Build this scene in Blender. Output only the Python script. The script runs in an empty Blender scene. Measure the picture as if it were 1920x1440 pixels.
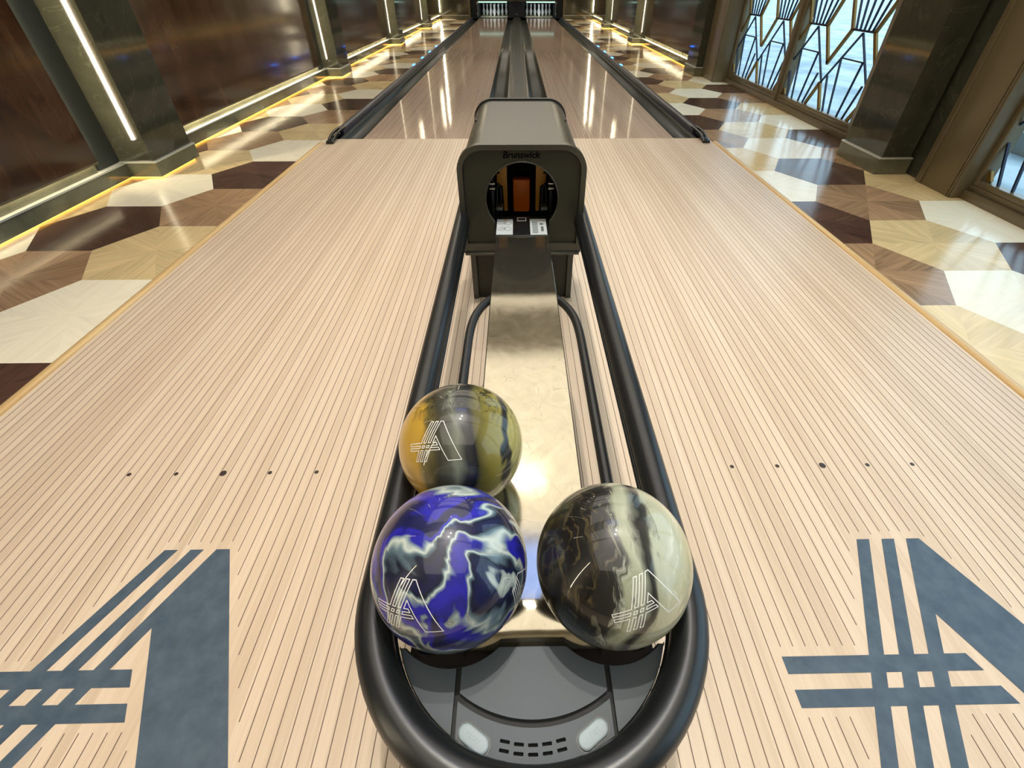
import bpy, bmesh, math, random
from mathutils import Vector, Matrix
from mathutils.geometry import tessellate_polygon
random.seed(7)
S = bpy.context.scene
COL = S.collection
PI = math.pi

# ------------------------------------------------------------------ camera
def make_camera():
    pitch, yaw, roll = .6934, .0196, .0028
    fw = Vector((math.sin(yaw)*math.cos(pitch), math.cos(yaw)*math.cos(pitch), -math.sin(pitch)))
    r = Vector((math.cos(yaw), -math.sin(yaw), 0)); u = r.cross(fw)
    R = r*math.cos(roll)+u*math.sin(roll); U = -r*math.sin(roll)+u*math.cos(roll)
    cd = bpy.data.cameras.new('camera'); co = bpy.data.objects.new('camera', cd); COL.objects.link(co)
    m = Matrix(((R.x, U.x, -fw.x), (R.y, U.y, -fw.y), (R.z, U.z, -fw.z))).to_4x4()
    m.translation = Vector((-.0144, -4.5071, 1.107))
    co.matrix_world = m
    cd.sensor_width = 36; cd.lens = 861.93/1920*36
    cd.shift_x = -27.5/1920; cd.shift_y = -41/1920
    cd.clip_start = .02; cd.clip_end = 200
    S.camera = co
make_camera()

# ------------------------------------------------------------------ world, exposure
S.view_settings.view_transform = 'Standard'
try: S.view_settings.look = 'None'
except Exception: pass
S.view_settings.gamma = 1
S.view_settings.use_curve_mapping = False
S.view_settings.exposure = 0.14
w = bpy.data.worlds.new('sky'); S.world = w; w.use_nodes = True
bg = w.node_tree.nodes['Background']
bg.inputs[0].default_value = (.62, .83, 1.0, 1); bg.inputs[1].default_value = 2.1

CEIL = 4.2
def area(name, loc, sx, sy, power, color, rot=(0, 0, 0)):
    l = bpy.data.lights.new(name, 'AREA'); l.shape = 'RECTANGLE'; l.size = sx; l.size_y = sy
    l.energy = power; l.color = color
    o = bpy.data.objects.new(name, l); COL.objects.link(o); o.location = loc; o.rotation_euler = rot
    return o
WARM = (1, .86, .66)

# ------------------------------------------------------------------ helpers
def lin(c):
    return tuple(((v/255)/12.92 if v/255 <= .04045 else ((v/255+.055)/1.055)**2.4) for v in c)+(1,)
def mat(name, rgb=(200, 200, 200), rough=.5, metal=0, emit=None, estr=0, coat=0, spec=.5, coatr=.05):
    m = bpy.data.materials.new(name); m.use_nodes = True
    b = m.node_tree.nodes['Principled BSDF']
    b.inputs['Base Color'].default_value = lin(rgb); b.inputs['Roughness'].default_value = rough
    b.inputs['Metallic'].default_value = metal; b.inputs['Coat Weight'].default_value = coat
    b.inputs['Coat Roughness'].default_value = coatr; b.inputs['Specular IOR Level'].default_value = spec
    if emit:
        b.inputs['Emission Color'].default_value = lin(emit); b.inputs['Emission Strength'].default_value = estr
    m['b'] = 1
    return m
class NT:
    def __init__(s, m): s.m = m; s.t = m.node_tree; s.b = s.t.nodes['Principled BSDF']
    def n(s, typ, **kw):
        o = s.t.nodes.new(typ)
        for k, v in kw.items(): setattr(o, k, v)
        return o
    def l(s, a, b): s.t.links.new(a, b)
    def coord(s, kind='Object'): return s.n('ShaderNodeTexCoord').outputs[kind]
    def mapping(s, src, scale=(1, 1, 1), rot=(0, 0, 0), loc=(0, 0, 0)):
        o = s.n('ShaderNodeMapping'); o.inputs['Scale'].default_value = scale
        o.inputs['Rotation'].default_value = rot; o.inputs['Location'].default_value = loc
        s.l(src, o.inputs[0]); return o.outputs[0]
    def noise(s, src, scale=5, detail=3, rough=.5, dist=0):
        o = s.n('ShaderNodeTexNoise'); o.inputs['Scale'].default_value = scale; o.inputs['Detail'].default_value = detail
        o.inputs['Roughness'].default_value = rough; o.inputs['Distortion'].default_value = dist
        s.l(src, o.inputs['Vector']); return o.outputs[0]
    def ramp(s, src, stops, interp='LINEAR'):
        o = s.n('ShaderNodeValToRGB'); e = o.color_ramp.elements; o.color_ramp.interpolation = interp
        while len(e) < len(stops): e.new(.5)
        for i, (p, c) in enumerate(stops):
            e[i].position = p; e[i].color = lin(c) if len(c) == 3 and max(c) > 1 else (c[0], c[1], c[2], 1)
        s.l(src, o.inputs[0]); return o.outputs[0]
    def mix(s, fac, a, b, typ='MIX'):
        o = s.n('ShaderNodeMix', data_type='RGBA', blend_type=typ)
        for sock, v in ((o.inputs[0], fac), (o.inputs[6], a), (o.inputs[7], b)):
            if hasattr(v, 'is_linked'): s.l(v, sock)
            else: sock.default_value = v
        return o.outputs[2]
    def math(s, op, a, b=0, c=0):
        o = s.n('ShaderNodeMath', operation=op)
        for i, v in enumerate((a, b, c)):
            if hasattr(v, 'is_linked'): s.l(v, o.inputs[i])
            else: o.inputs[i].default_value = v
        return o.outputs[0]
    def bump(s, h, strength=.1, dist=.01):
        o = s.n('ShaderNodeBump'); o.inputs['Strength'].default_value = strength; o.inputs['Distance'].default_value = dist
        s.l(h, o.inputs['Height']); s.l(o.outputs[0], s.b.inputs['Normal'])
    def sep(s, v):
        o = s.n('ShaderNodeSeparateXYZ'); s.l(v, o.inputs[0]); return o.outputs

def link(name, me, m=None, parent=None, smooth=False):
    o = bpy.data.objects.new(name, me); COL.objects.link(o)
    for mm in (m if isinstance(m, (list, tuple)) else [m]):
        if mm: me.materials.append(mm)
    if smooth:
        for p in me.polygons: p.use_smooth = True
    if parent: o.parent = parent
    return o
def obj(name, bm, m, parent=None, smooth=False, auto=None):
    me = bpy.data.meshes.new(name); bmesh.ops.recalc_face_normals(bm, faces=bm.faces[:])
    if auto is not None:
        for e in bm.edges:
            if len(e.link_faces) == 2 and e.calc_face_angle(0) > math.radians(auto): e.smooth = False
        smooth = True
    bm.to_mesh(me); bm.free()
    return link(name, me, m, parent, smooth)
def tag(o, label=None, cat=None, group=None, kind=None):
    if label: o['label'] = label
    if cat: o['category'] = cat
    if group: o['group'] = group
    if kind: o['kind'] = kind
    return o
def empty(name, label, cat, loc=(0, 0, 0), group=None, kind=None):
    o = bpy.data.objects.new(name, None); COL.objects.link(o); o.location = loc; o.empty_display_size = .1
    return tag(o, label, cat, group, kind)
def struct(o): o['kind'] = 'structure'; return o
def box(bm, x0, x1, y0, y1, z0, z1, mi=0, bev=0):
    vs = [bm.verts.new((x, y, z)) for x in (x0, x1) for y in (y0, y1) for z in (z0, z1)]
    fs = []
    for q in ((0, 1, 3, 2), (4, 6, 7, 5), (0, 4, 5, 1), (2, 3, 7, 6), (0, 2, 6, 4), (1, 5, 7, 3)):
        f = bm.faces.new([vs[i] for i in q]); f.material_index = mi; fs.append(f)
    if bev:
        es = list({e for f in fs for e in f.edges})
        bmesh.ops.bevel(bm, geom=es, offset=bev, segments=2, affect='EDGES', profile=.5)
def boxo(name, x0, x1, y0, y1, z0, z1, m, parent=None, bev=0):
    bm = bmesh.new(); box(bm, min(x0, x1), max(x0, x1), min(y0, y1), max(y0, y1), z0, z1, 0, bev)
    return obj(name, bm, m, parent, auto=35 if bev else None)
def tube(bm, pts, r, seg=16, closed=False, caps=True):
    pts = [Vector(p) for p in pts]; n = len(pts); rings = []
    up = None
    for i, p in enumerate(pts):
        a = pts[(i-1) % n] if (closed or i > 0) else p; b = pts[(i+1) % n] if (closed or i < n-1) else p
        t = (b-a).normalized()
        if up is None:
            up = Vector((0, 0, 1)) if abs(t.z) < .9 else Vector((1, 0, 0))
        s = t.cross(up).normalized(); up2 = s.cross(t).normalized(); up = up2
        rr = r[i] if isinstance(r, (list, tuple)) else r
        rings.append([bm.verts.new(p+s*rr*math.cos(2*PI*k/seg)+up2*rr*math.sin(2*PI*k/seg)) for k in range(seg)])
    m = n if closed else n-1
    for i in range(m):
        A, B = rings[i], rings[(i+1) % n]
        for k in range(seg): bm.faces.new((A[k], A[(k+1) % seg], B[(k+1) % seg], B[k]))
    if not closed and caps: bm.faces.new(rings[0][::-1]); bm.faces.new(rings[-1])
def tubeo(name, pts, r, m, parent=None, seg=16, closed=False):
    bm = bmesh.new(); tube(bm, pts, r, seg, closed); return obj(name, bm, m, parent, auto=50)
def smoothpath(pts, k=3):
    for _ in range(k):
        q = [pts[0]]
        for a, b in zip(pts, pts[1:]):
            a = Vector(a); b = Vector(b); q += [a*.75+b*.25, a*.25+b*.75]
        q.append(pts[-1]); pts = q
    return pts
def prism(bm, loops, f0, f1, h0, h1, mi=0):
    """loops: outer + holes in 2D; f0 / f1 map (u,v,h) -> point"""
    fl = [p for lp in loops for p in lp]
    tris = tessellate_polygon([[Vector((p[0], p[1], 0)) for p in lp] for lp in loops])
    A = [bm.verts.new(f0(p[0], p[1], h0)) for p in fl]; B = [bm.verts.new(f1(p[0], p[1], h1)) for p in fl]
    for t in tris:
        try:
            a = bm.faces.new([A[i] for i in t]); b = bm.faces.new([B[i] for i in t][::-1]); a.material_index = b.material_index = mi
        except ValueError: pass
    o = 0
    for lp in loops:
        n = len(lp)
        for i in range(n):
            j = (i+1) % n
            f = bm.faces.new((A[o+i], A[o+j], B[o+j], B[o+i])); f.material_index = mi
        o += n
def XY(u, v, h): return (u, v, h)
def XZ(u, v, h): return (u, h, v)
def YZ(u, v, h): return (h, u, v)
def arc(cx, cy, r, a0, a1, n=16):
    return [(cx+r*math.cos(math.radians(a0+(a1-a0)*i/n)), cy+r*math.sin(math.radians(a0+(a1-a0)*i/n))) for i in range(n+1)]
def rrect(x0, x1, z0, z1, rt, rb=.004, n=10):
    return (arc(x1-rt, z1-rt, rt, 0, 90, n)+arc(x0+rt, z1-rt, rt, 90, 180, n)+arc(x0+rb, z0+rb, rb, 180, 270, 4)+arc(x1-rb, z0+rb, rb, 270, 360, 4))
def text_mesh(s, size, shear=0, bold=0):
    cu = bpy.data.curves.new('lettering', 'FONT'); cu.body = s; cu.size = size; cu.align_x = 'CENTER'; cu.align_y = 'CENTER'
    cu.shear = shear; cu.offset = bold; cu.resolution_u = 4
    to = bpy.data.objects.new('lettering', cu); COL.objects.link(to)
    dg = bpy.context.evaluated_depsgraph_get(); me = bpy.data.meshes.new_from_object(to.evaluated_get(dg))
    bpy.data.objects.remove(to); bpy.data.curves.remove(cu); me.materials.clear()
    return me
def text_obj(name, s, size, M, m, parent, shear=0, bold=0):
    me = text_mesh(s, size, shear, bold); me.transform(M); return link(name, me, m, parent)

# ------------------------------------------------------------------ materials
def wood_tile(name, rgb, var, rough=.17):
    m = mat(name, rgb, rough, spec=.5); t = NT(m)
    uv = t.coord('UV')
    a = t.noise(t.mapping(uv, (1.6, 26, 1)), 1.5, 5, .6, .6)
    b = t.noise(t.mapping(uv, (.5, 1.3, 1)), 1.3, 2, .5, 0)
    f = t.math('ADD', t.math('MULTIPLY', a, .55), t.math('MULTIPLY', b, .45))
    lo = tuple(max(0, c*(1-var)) for c in rgb); hi = tuple(min(255, c*(1+var*.8)) for c in rgb)
    t.l(t.ramp(f, [(.33, lo), (.5, rgb), (.68, hi)]), t.b.inputs['Base Color'])
    t.bump(a, .06, .002)
    return m
TILE = [wood_tile('dark_walnut_tile', (84, 60, 50), .3), wood_tile('mid_brown_oak_tile', (168, 136, 104), .22),
        wood_tile('honey_oak_tile', (224, 199, 149), .12), wood_tile('pale_maple_tile', (252, 243, 218), .05)]
BW = 1.0541/39
def board_mat(name, rough, lines, c0, c1, c2, coat=0):
    m = mat(name, (210, 185, 160), rough, coat=coat); t = NT(m)
    co = t.coord(); x, y, z = t.sep(co)
    u = t.math('MULTIPLY', t.math('ADD', x, 1.76*10-.354+0.0), 1/BW)
    idx = t.math('FLOOR', u)
    wn = t.n('ShaderNodeTexWhiteNoise', noise_dimensions='1D'); t.l(idx, wn.inputs['W'])
    g = t.noise(t.mapping(co, (90, 1.6, 1)), 1.0, 5, .65, .3)
    g2 = t.noise(t.mapping(co, (5, .35, 1)), 1.0, 2, .5)
    f = t.math('ADD', t.math('ADD', t.math('MULTIPLY', wn.outputs[0], .22), t.math('MULTIPLY', g, .5)), t.math('MULTIPLY', g2, .3))
    c = t.ramp(f, [(.3, c0), (.5, c1), (.72, c2)])
    if lines:
        fr = t.math('FRACT', u); d = t.math('MINIMUM', fr, t.math('SUBTRACT', 1, fr))
        msk = t.math('LESS_THAN', d, .03)
        c = t.mix(msk, c, lin((120, 95, 82)))
    t.l(c, t.b.inputs['Base Color'])
    return m, t
M_app, _ = board_mat('approach_wood', .36, False, (204, 181, 156), (217, 195, 170), (229, 209, 185))
M_lane, tl = board_mat('oiled_lane_wood', .07, True, (180, 156, 138), (196, 172, 153), (208, 186, 166))
tl.bump(tl.noise(tl.mapping(tl.coord(), (1, .35, 1)), 9, 2, .5), .02, .01)
M_line = mat('board_joint', (96, 76, 64), .6)
M_navy = mat('navy_graphic', (74, 90, 106), .42)
t = NT(M_navy); t.l(t.ramp(t.noise(t.coord(), 22, 4, .6), [(.35, (66, 82, 98)), (.65, (82, 98, 112))]), t.b.inputs['Base Color'])
M_dot = mat('dark_marker', (62, 52, 46), .4)
M_trim = mat('honey_trim_wood', (214, 178, 122), .35)
t = NT(M_trim); t.l(t.ramp(t.noise(t.mapping(t.coord(), (60, 1.5, 30)), 1, 4), [(.3, (200, 160, 104)), (.7, (226, 194, 140))]), t.b.inputs['Base Color'])
def veneer():
    m = mat('dark_walnut_veneer', (74, 46, 24), .16, spec=.5, coat=.4, coatr=.08); t = NT(m)
    co = t.coord()
    g = t.noise(t.mapping(co, (1, 1.1, .55)), 2.4, 5, .6, 1.4)
    h = t.noise(t.mapping(co, (1, 22, 1.2)), 1.2, 4, .6, .4)
    f = t.math('ADD', t.math('MULTIPLY', g, .7), t.math('MULTIPLY', h, .3))
    t.l(t.ramp(f, [(.32, (36, 22, 12)), (.5, (64, 40, 24)), (.7, (92, 64, 42))]), t.b.inputs['Base Color'])
    return m
M_ven = veneer()
def stone(name, c0, c1, rough):
    m = mat(name, c0, rough, spec=.6); t = NT(m); co = t.coord()
    g = t.noise(co, 3.2, 6, .6, 1.0); v = t.noise(t.mapping(co, (1, 1, 1), (.5, .3, .8)), 1.7, 8, .55, 2.5)
    vein = t.ramp(t.math('ABSOLUTE', t.math('SUBTRACT', v, .5)), [(0, (.35, .35, .35)), (.012, (0, 0, 0))])
    c = t.ramp(g, [(.3, c0), (.7, c1)])
    t.l(t.mix(.5, c, vein, 'ADD') if False else t.mix(t.math('MULTIPLY', vein, .25), c, lin((150, 150, 120))), t.b.inputs['Base Color'])
    return m
M_stone = stone('polished_grey_green_stone', (50, 50, 40), (64, 63, 51), .07)
M_base = stone('olive_marble_plinth', (88, 87, 69), (112, 110, 88), .12)
M_steelp = mat('satin_metal_trim', (215, 215, 205), .42, .6)
M_plaster = mat('warm_plaster', (190, 180, 158), .7)
M_ceil = mat('ceiling_plaster', (206, 198, 178), .6)
M_bronze = mat('bronze_painted_frame', (106, 94, 70), .3, .15)
M_gold = mat('antique_gold_came', (122, 96, 46), .32, .6)
M_lead = mat('blue_black_came', (26, 34, 52), .35, .5)
M_led = mat('warm_white_led', (255, 250, 235), .5, emit=(255, 240, 205), estr=60)
M_toe = mat('amber_led', (255, 220, 150), .5, emit=(255, 186, 78), estr=4)
M_blue = mat('blue_led', (80, 160, 255), .4, emit=(40, 120, 255), estr=14)
M_rub = mat('black_rubber', (24, 25, 25), .38)
M_tube = mat('black_powder_coated_steel', (26, 28, 30), .3, spec=.6)
t = NT(M_tube); t.bump(t.noise(t.coord(), 900, 2, .5), .05, .0005)
M_hood = mat('dark_bronze_plastic', (52, 51, 42), .27, spec=.75)
t = NT(M_hood); t.bump(t.noise(t.coord(), 700, 2, .5), .06, .0005)
M_hoodf = mat('dark_olive_face', (44, 43, 32), .42, spec=.4)
M_gut = mat('dark_gutter_plastic', (66, 66, 58), .33, spec=.5)
t = NT(M_gut); t.l(t.ramp(t.noise(t.mapping(t.coord(), (30, .6, 30)), 1, 4), [(.3, (36, 38, 33)), (.7, (60, 61, 52))]), t.b.inputs['Base Color'])
M_black = mat('matte_black', (10, 10, 10), .6)
M_cons = mat('charcoal_console_plastic', (66, 76, 83), .5)
t = NT(M_cons); t.bump(t.noise(t.coord(), 1200, 2, .6), .12, .0006)
M_btn = mat('silver_button', (150, 163, 168), .5, .15)
M_btx = mat('button_lettering', (112, 122, 128), .4, .3)
M_label = mat('white_label', (212, 218, 220), .4)
M_ink = mat('grey_ink', (96, 108, 112), .5)
M_amber = mat('amber_urethane', (240, 168, 56), .35)
M_orange = mat('orange_urethane', (255, 130, 24), .4)
M_chrome = mat('chrome', (220, 220, 220), .12, 1)
M_white = mat('white_logo_ink', (245, 245, 245), .4)
M_pin = mat('white_pin', (240, 240, 236), .25)
M_deck = mat('pin_deck', (190, 180, 140), .35)
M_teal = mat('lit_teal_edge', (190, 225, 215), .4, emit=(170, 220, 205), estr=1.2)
def steel():
    m = mat('scuffed_stainless_steel', (214, 206, 186), .2, .95); t = NT(m); co = t.coord()
    s1 = t.noise(t.mapping(co, (14, 14, 14)), 1.2, 6, .65, 1.6)
    vo = t.n('ShaderNodeTexVoronoi', feature='DISTANCE_TO_EDGE'); vo.inputs['Scale'].default_value = 13
    wv = t.n('ShaderNodeVectorMath', operation='ADD'); nz = t.n('ShaderNodeTexNoise'); nz.inputs['Scale'].default_value = 7; nz.inputs['Detail'].default_value = 4
    t.l(co, nz.inputs['Vector']); mp = t.n('ShaderNodeVectorMath', operation='SCALE'); mp.inputs['Scale'].default_value = .22
    t.l(nz.outputs['Color'], mp.inputs[0]); t.l(co, wv.inputs[0]); t.l(mp.outputs[0], wv.inputs[1]); t.l(wv.outputs[0], vo.inputs['Vector'])
    scr = t.ramp(vo.outputs['Distance'], [(0, (1, 1, 1)), (.012, (0, 0, 0))])
    gate = t.ramp(t.noise(co, 26, 2), [(.5, (0, 0, 0)), (.6, (1, 1, 1))])
    f = t.math('MULTIPLY', t.math('MULTIPLY', scr, gate), .4)
    c = t.mix(f, t.ramp(s1, [(.3, (184, 176, 156)), (.7, (200, 192, 172))]), lin((120, 108, 88)))
    t.l(c, t.b.inputs['Base Color'])
    t.l(t.math('ADD', .06, t.math('MULTIPLY', s1, .10)), t.b.inputs['Roughness'])
    t.bump(t.noise(co, 12, 2), .05, .004)
    return m
M_steel = steel()

# ------------------------------------------------------------------ floor of hexagonal wood tiles
def floor():
    bm = bmesh.new(); uvl = bm.loops.layers.uv.new('uv')
    H = .6252; hw = .343; tw = .1725; DX = hw+tw
    def hexes(x0, y0, cols, rows, kfun):
        for c in range(-cols, cols+1):
            cx = x0+c*DX
            for r in range(-rows[0], rows[1]+1):
                cy = y0+(r+(.5 if c % 2 else 0))*H
                ring = [(cx-hw, cy), (cx-tw, cy-H/2), (cx+tw, cy-H/2), (cx+hw, cy), (cx+tw, cy+H/2), (cx-tw, cy+H/2)]
                mi = kfun(c, r)
                tone = random.uniform(-9, 9)
                for i in range(6):
                    a, b = ring[i], ring[(i+1) % 6]
                    vs = [bm.verts.new((cx, cy, -.004)), bm.verts.new((*a, -.004)), bm.verts.new((*b, -.004))]
                    f = bm.faces.new(vs); f.material_index = mi
                    ang = math.atan2((a[1]+b[1])/2-cy, (a[0]+b[0])/2-cx)
                    ox, oy = random.uniform(-40, 40), random.uniform(-40, 40)
                    for lp in f.loops:
                        dx, dy = lp.vert.co.x-cx, lp.vert.co.y-cy
                        lp[uvl].uv = (dx*math.cos(ang)+dy*math.sin(ang)+ox, -dx*math.sin(ang)+dy*math.cos(ang)+oy)
    def build(x0, y0, tab, cols, rows):
        hexes(x0, y0, cols, rows, lambda c, r: (tab[c]-r) % 4)
    # tab: kind (0 D,1 M,2 Y,3 W) of the tile of each column at r = 0 (odd columns are centred half a tile ahead)
    build(2.278, -.926, {-2: 1, -1: 2, 0: 0, 1: 1, 2: 2}, 2, (8, 34))
    build(-2.455, -1.272, {-2: 3, -1: 1, 0: 3, 1: 0, 2: 1}, 2, (8, 34))
    g = lambda: bm.verts[:]+bm.edges[:]+bm.faces[:]
    # keep only what lies beyond the lanes, each side clipped at its own border
    for f in [f for f in bm.faces if abs(f.calc_center_median().x) < .9]: bm.faces.remove(f)
    right = [f for f in bm.faces if f.calc_center_median().x > 0]
    def clip(sgn):
        fs = [f for f in bm.faces if f.calc_center_median().x*sgn > 0]
        geom = fs+list({e for f in fs for e in f.edges})+list({v for f in fs for v in f.verts})
        bmesh.ops.bisect_plane(bm, geom=geom, plane_co=(1.70*sgn, 0, 0), plane_no=(-sgn, 0, 0), clear_outer=True)
        fs = [f for f in bm.faces if f.calc_center_median().x*sgn > 0]
        geom = fs+list({e for f in fs for e in f.edges})+list({v for f in fs for v in f.verts})
        bmesh.ops.bisect_plane(bm, geom=geom, plane_co=(3.05*sgn, 0, 0), plane_no=(sgn, 0, 0), clear_outer=True)
    clip(1); clip(-1)
    for v in [v for v in bm.verts if not v.link_faces]: bm.verts.remove(v)
    # sub-floor below the lanes and behind the camera
    for (x0, x1, y0, y1, z) in ((-3.05, 3.05, -8, 20.5, -.16),):
        vs = [bm.verts.new(p) for p in ((x0, y0, z), (x1, y0, z), (x1, y1, z), (x0, y1, z))]; bm.faces.new(vs).material_index = 4
    for f in bm.faces:
        if f.normal.z < 0: f.normal_flip()
    me = bpy.data.meshes.new('floor'); bm.normal_update()
    for f in bm.faces:
        if f.normal.z < 0: f.normal_flip()
    bm.to_mesh(me); bm.free()
    struct(link('floor', me, TILE+[M_black]))
floor()

# ------------------------------------------------------------------ the logo
s_ = .473
def bar(a, v): return a+s_*v
A0, A1, A2, BWD = -.032, .033, .097, .0325
h1t, h1b, h2t, h2b, vb = -.262, -.294, -.3215, -.352, -.487
LOGO = [(A0, 0), (A0+BWD, 0), (bar(A0+BWD, h1t), h1t), (bar(A1, h1t), h1t), (A1, 0), (A1+BWD, 0), (bar(A1+BWD, h1t), h1t),
        (bar(A2, h1t), h1t), (A2, 0), (.130, 0), (.357, vb), (.190, vb), (.045, -.182), (bar(.130, h1t), h1t), (.053, h1t), (.068, h1b),
        (bar(.130, h1b), h1b), (bar(.130, h2t), h2t), (.081, h2t), (.095, h2b), (bar(.130, h2b), h2b), (bar(.130, vb), vb),
        (bar(A2, vb), vb), (bar(A2, h2b), h2b), (bar(A1+BWD, h2b), h2b), (bar(A1+BWD, vb), vb), (bar(A1, vb), vb), (bar(A1, h2b), h2b),
        (bar(A0+BWD, h2b), h2b), (bar(A0+BWD, vb), vb), (bar(A0, vb), vb), (bar(A0, h2b), h2b), (-.344, h2b), (-.344, h2t),
        (bar(A0, h2t), h2t), (bar(A0, h1b), h1b), (-.344, h1b), (-.344, h1t), (bar(A0, h1t), h1t)]
HOLES = [[(bar(A0+BWD, h1b), h1b), (bar(A1, h1b), h1b), (bar(A1, h2t), h2t), (bar(A0+BWD, h2t), h2t)],
         [(bar(A1+BWD, h1b), h1b), (bar(A2, h1b), h1b), (bar(A2, h2t), h2t), (bar(A1+BWD, h2t), h2t)]]
LC = .354+.52705          # lane centre
LOGO_Y = -3.903

def inpoly(p, poly):
    x, y = p; c = False; n = len(poly)
    for i in range(n):
        x1, y1 = poly[i]; x2, y2 = poly[i-1]
        if (y1 > y) != (y2 > y) and x < (x2-x1)*(y-y1)/(y2-y1)+x1: c = not c
    return c
def pdist(p, poly):
    m = 9
    for i in range(len(poly)):
        a = poly[i-1]; b = poly[i]; dx, dy = b[0]-a[0], b[1]-a[1]
        t = max(0, min(1, ((p[0]-a[0])*dx+(p[1]-a[1])*dy)/(dx*dx+dy*dy)))
        m = min(m, math.hypot(p[0]-a[0]-t*dx, p[1]-a[1]-t*dy))
    return m

# ------------------------------------------------------------------ approach
def approach():
    root = empty('bowling_approach', 'pale striped wooden approach floor with two large navy letter logos in front of the lanes', 'bowling approach')
    boxo('approach_deck', -1.722, 1.722, -6.5, 0, -.1, 0, M_app, root)
    # board joints
    bm = bmesh.new(); hw = .00085
    k = -64
    xs = []
    x = .354
    while x > -1.70: x -= BW
    while x < 1.71:
        if x > -1.71: xs.append(x)
        x += BW
    for x in xs:
        segs = [[-6.5, -.002]]
        side = LC if x > 0 else -LC
        u = x-side
        if -.37 < u < .39:
            segs = []; cur = None; y = -4.55
            st = -6.5
            while y < -3.86:
                p = (u, y-LOGO_Y)
                blocked = inpoly(p, LOGO) or pdist(p, LOGO) < .0175
                if blocked and cur is not None: segs.append([cur, y]); cur = None
                if not blocked and cur is None: cur = y
                y += .004
            if segs or cur is not None:
                segs = [s for s in segs]+([[cur, -.002]] if cur is not None else [])
            segs = [s for s in segs if s[1]-s[0] > .02]
            if segs and segs[0][0] < -4.54: segs[0][0] = -6.5
        for a, b in segs:
            z = .0004
            bm.faces.new([bm.verts.new(p) for p in ((x-hw, a, z), (x+hw, a, z), (x+hw, b, z), (x-hw, b, z))])
    # short factory joint ticks beside the track
    for sx in (-1, 1):
        for xx in (.125*sx,):
            bm.faces.new([bm.verts.new(p) for p in ((xx-.02, -3.19, .0004), (xx+.02, -3.19, .0004), (xx+.02, -3.188, .0004), (xx-.02, -3.188, .0004))])
    o = obj('board_joint_lines', bm, M_line, root); o['kind'] = 'stuff'
    for sgn in (-1, 1):
        bm = bmesh.new(); prism(bm, [LOGO]+HOLES, XY, XY, .0002, .0008)
        o = obj('floor_logo', bm, M_navy, root); o.location = (sgn*LC, LOGO_Y, 0); o['label'] = 'navy blue angular letter A logo'
        for i in range(-2, 3):
            bm = bmesh.new(); bmesh.ops.create_circle(bm, cap_ends=True, segments=24, radius=.0095 if i == 0 else .006)
            for v in bm.verts: v.co.z = .0009
            o = obj('marker_dot', bm, M_dot, root); o.location = (sgn*LC+i*BW*5, -3.669, 0)
    for sgn in (-1, 1):
        bm = bmesh.new()
        prof = [(1.724*sgn, -.02), (1.724*sgn, .004), (1.732*sgn, .009), (1.750*sgn, .009), (1.762*sgn, .004), (1.766*sgn, -.02)]
        prism(bm, [prof], XZ, XZ, -6.5, -.13)
        obj('edge_strip', bm, M_trim, root, auto=60)
approach()

# ------------------------------------------------------------------ lanes, gutters, rails
LY = 16.92
def lane(sgn, label):
    root = empty('bowling_lane', label, 'bowling lane', (sgn*LC, 0, 0))
    def C(o): o.location.x -= 0; return o
    bm = bmesh.new(); box(bm, -.527, .527, .003, LY, -.06, 0)
    o = obj('lane_surface', bm, M_lane, root)
    for i in range(-3, 4):
        bm = bmesh.new(); y = 4.748-.1356*abs(i)
        vs = [bm.verts.new(p) for p in ((-.013, y-.045, .0005), (.013, y-.045, .0005), (0, y+.05, .0005))]; bm.faces.new(vs)
        a = obj('lane_arrow', bm, M_dot, root); a.location.x = i*BW*5
    for i in (-4, -3, -2, -1, 1, 2, 3, 4):
        bm = bmesh.new(); bmesh.ops.create_circle(bm, cap_ends=True, segments=12, radius=.006)
        a = obj('lane_dot', bm, M_dot, root); a.location = (i*BW*3.3, 2.1, .0005)
    boxo('tail_plate', -.527, .527, LY, 17.9, -.06, -.012, M_black, root)
    boxo('pin_deck', -.527, .527, 17.9, 19.6, -.06, .0, M_deck, root)
lane(-1, 'left glossy wooden bowling lane with small arrow marks')
lane(1, 'right glossy wooden bowling lane with small arrow marks')

def gutter(x0, x1, label):
    cx = (x0+x1)/2; hw = abs(x1-x0)/2
    prof = [(-hw, 0), (-hw, -.012)]
    for i in range(0, 17):
        a = PI+PI*i/16; prof.append((math.cos(a)*(hw-.012), -.012+math.sin(a)*.062))
    prof += [(hw, -.012), (hw, 0)]
    bm = bmesh.new(); y0, y1 = .003, 16.98
    n = 2
    ys = [y0, y1]
    for i in range(len(prof)-1):
        a, b = prof[i], prof[i+1]
        bm.faces.new([bm.verts.new(p) for p in ((a[0], y0, a[1]), (b[0], y0, b[1]), (b[0], y1, b[1]), (a[0], y1, a[1]))])
    bmesh.ops.remove_doubles(bm, verts=bm.verts[:], dist=1e-5)
    o = obj('gutter', bm, M_gut, None, auto=40); o.location.x = cx
    sm = o.modifiers.new('thickness', 'SOLIDIFY'); sm.thickness = .004; sm.offset = -1
    tag(o, label, 'gutter')
gutter(-1.622, -1.408, 'dark gutter along the outer edge of the left lane')
gutter(1.408, 1.622, 'dark gutter along the outer edge of the right lane')
gutter(-.354, -.132, 'dark gutter between the left lane and the centre capping')
gutter(.132, .354, 'dark gutter between the right lane and the centre capping')
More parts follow.
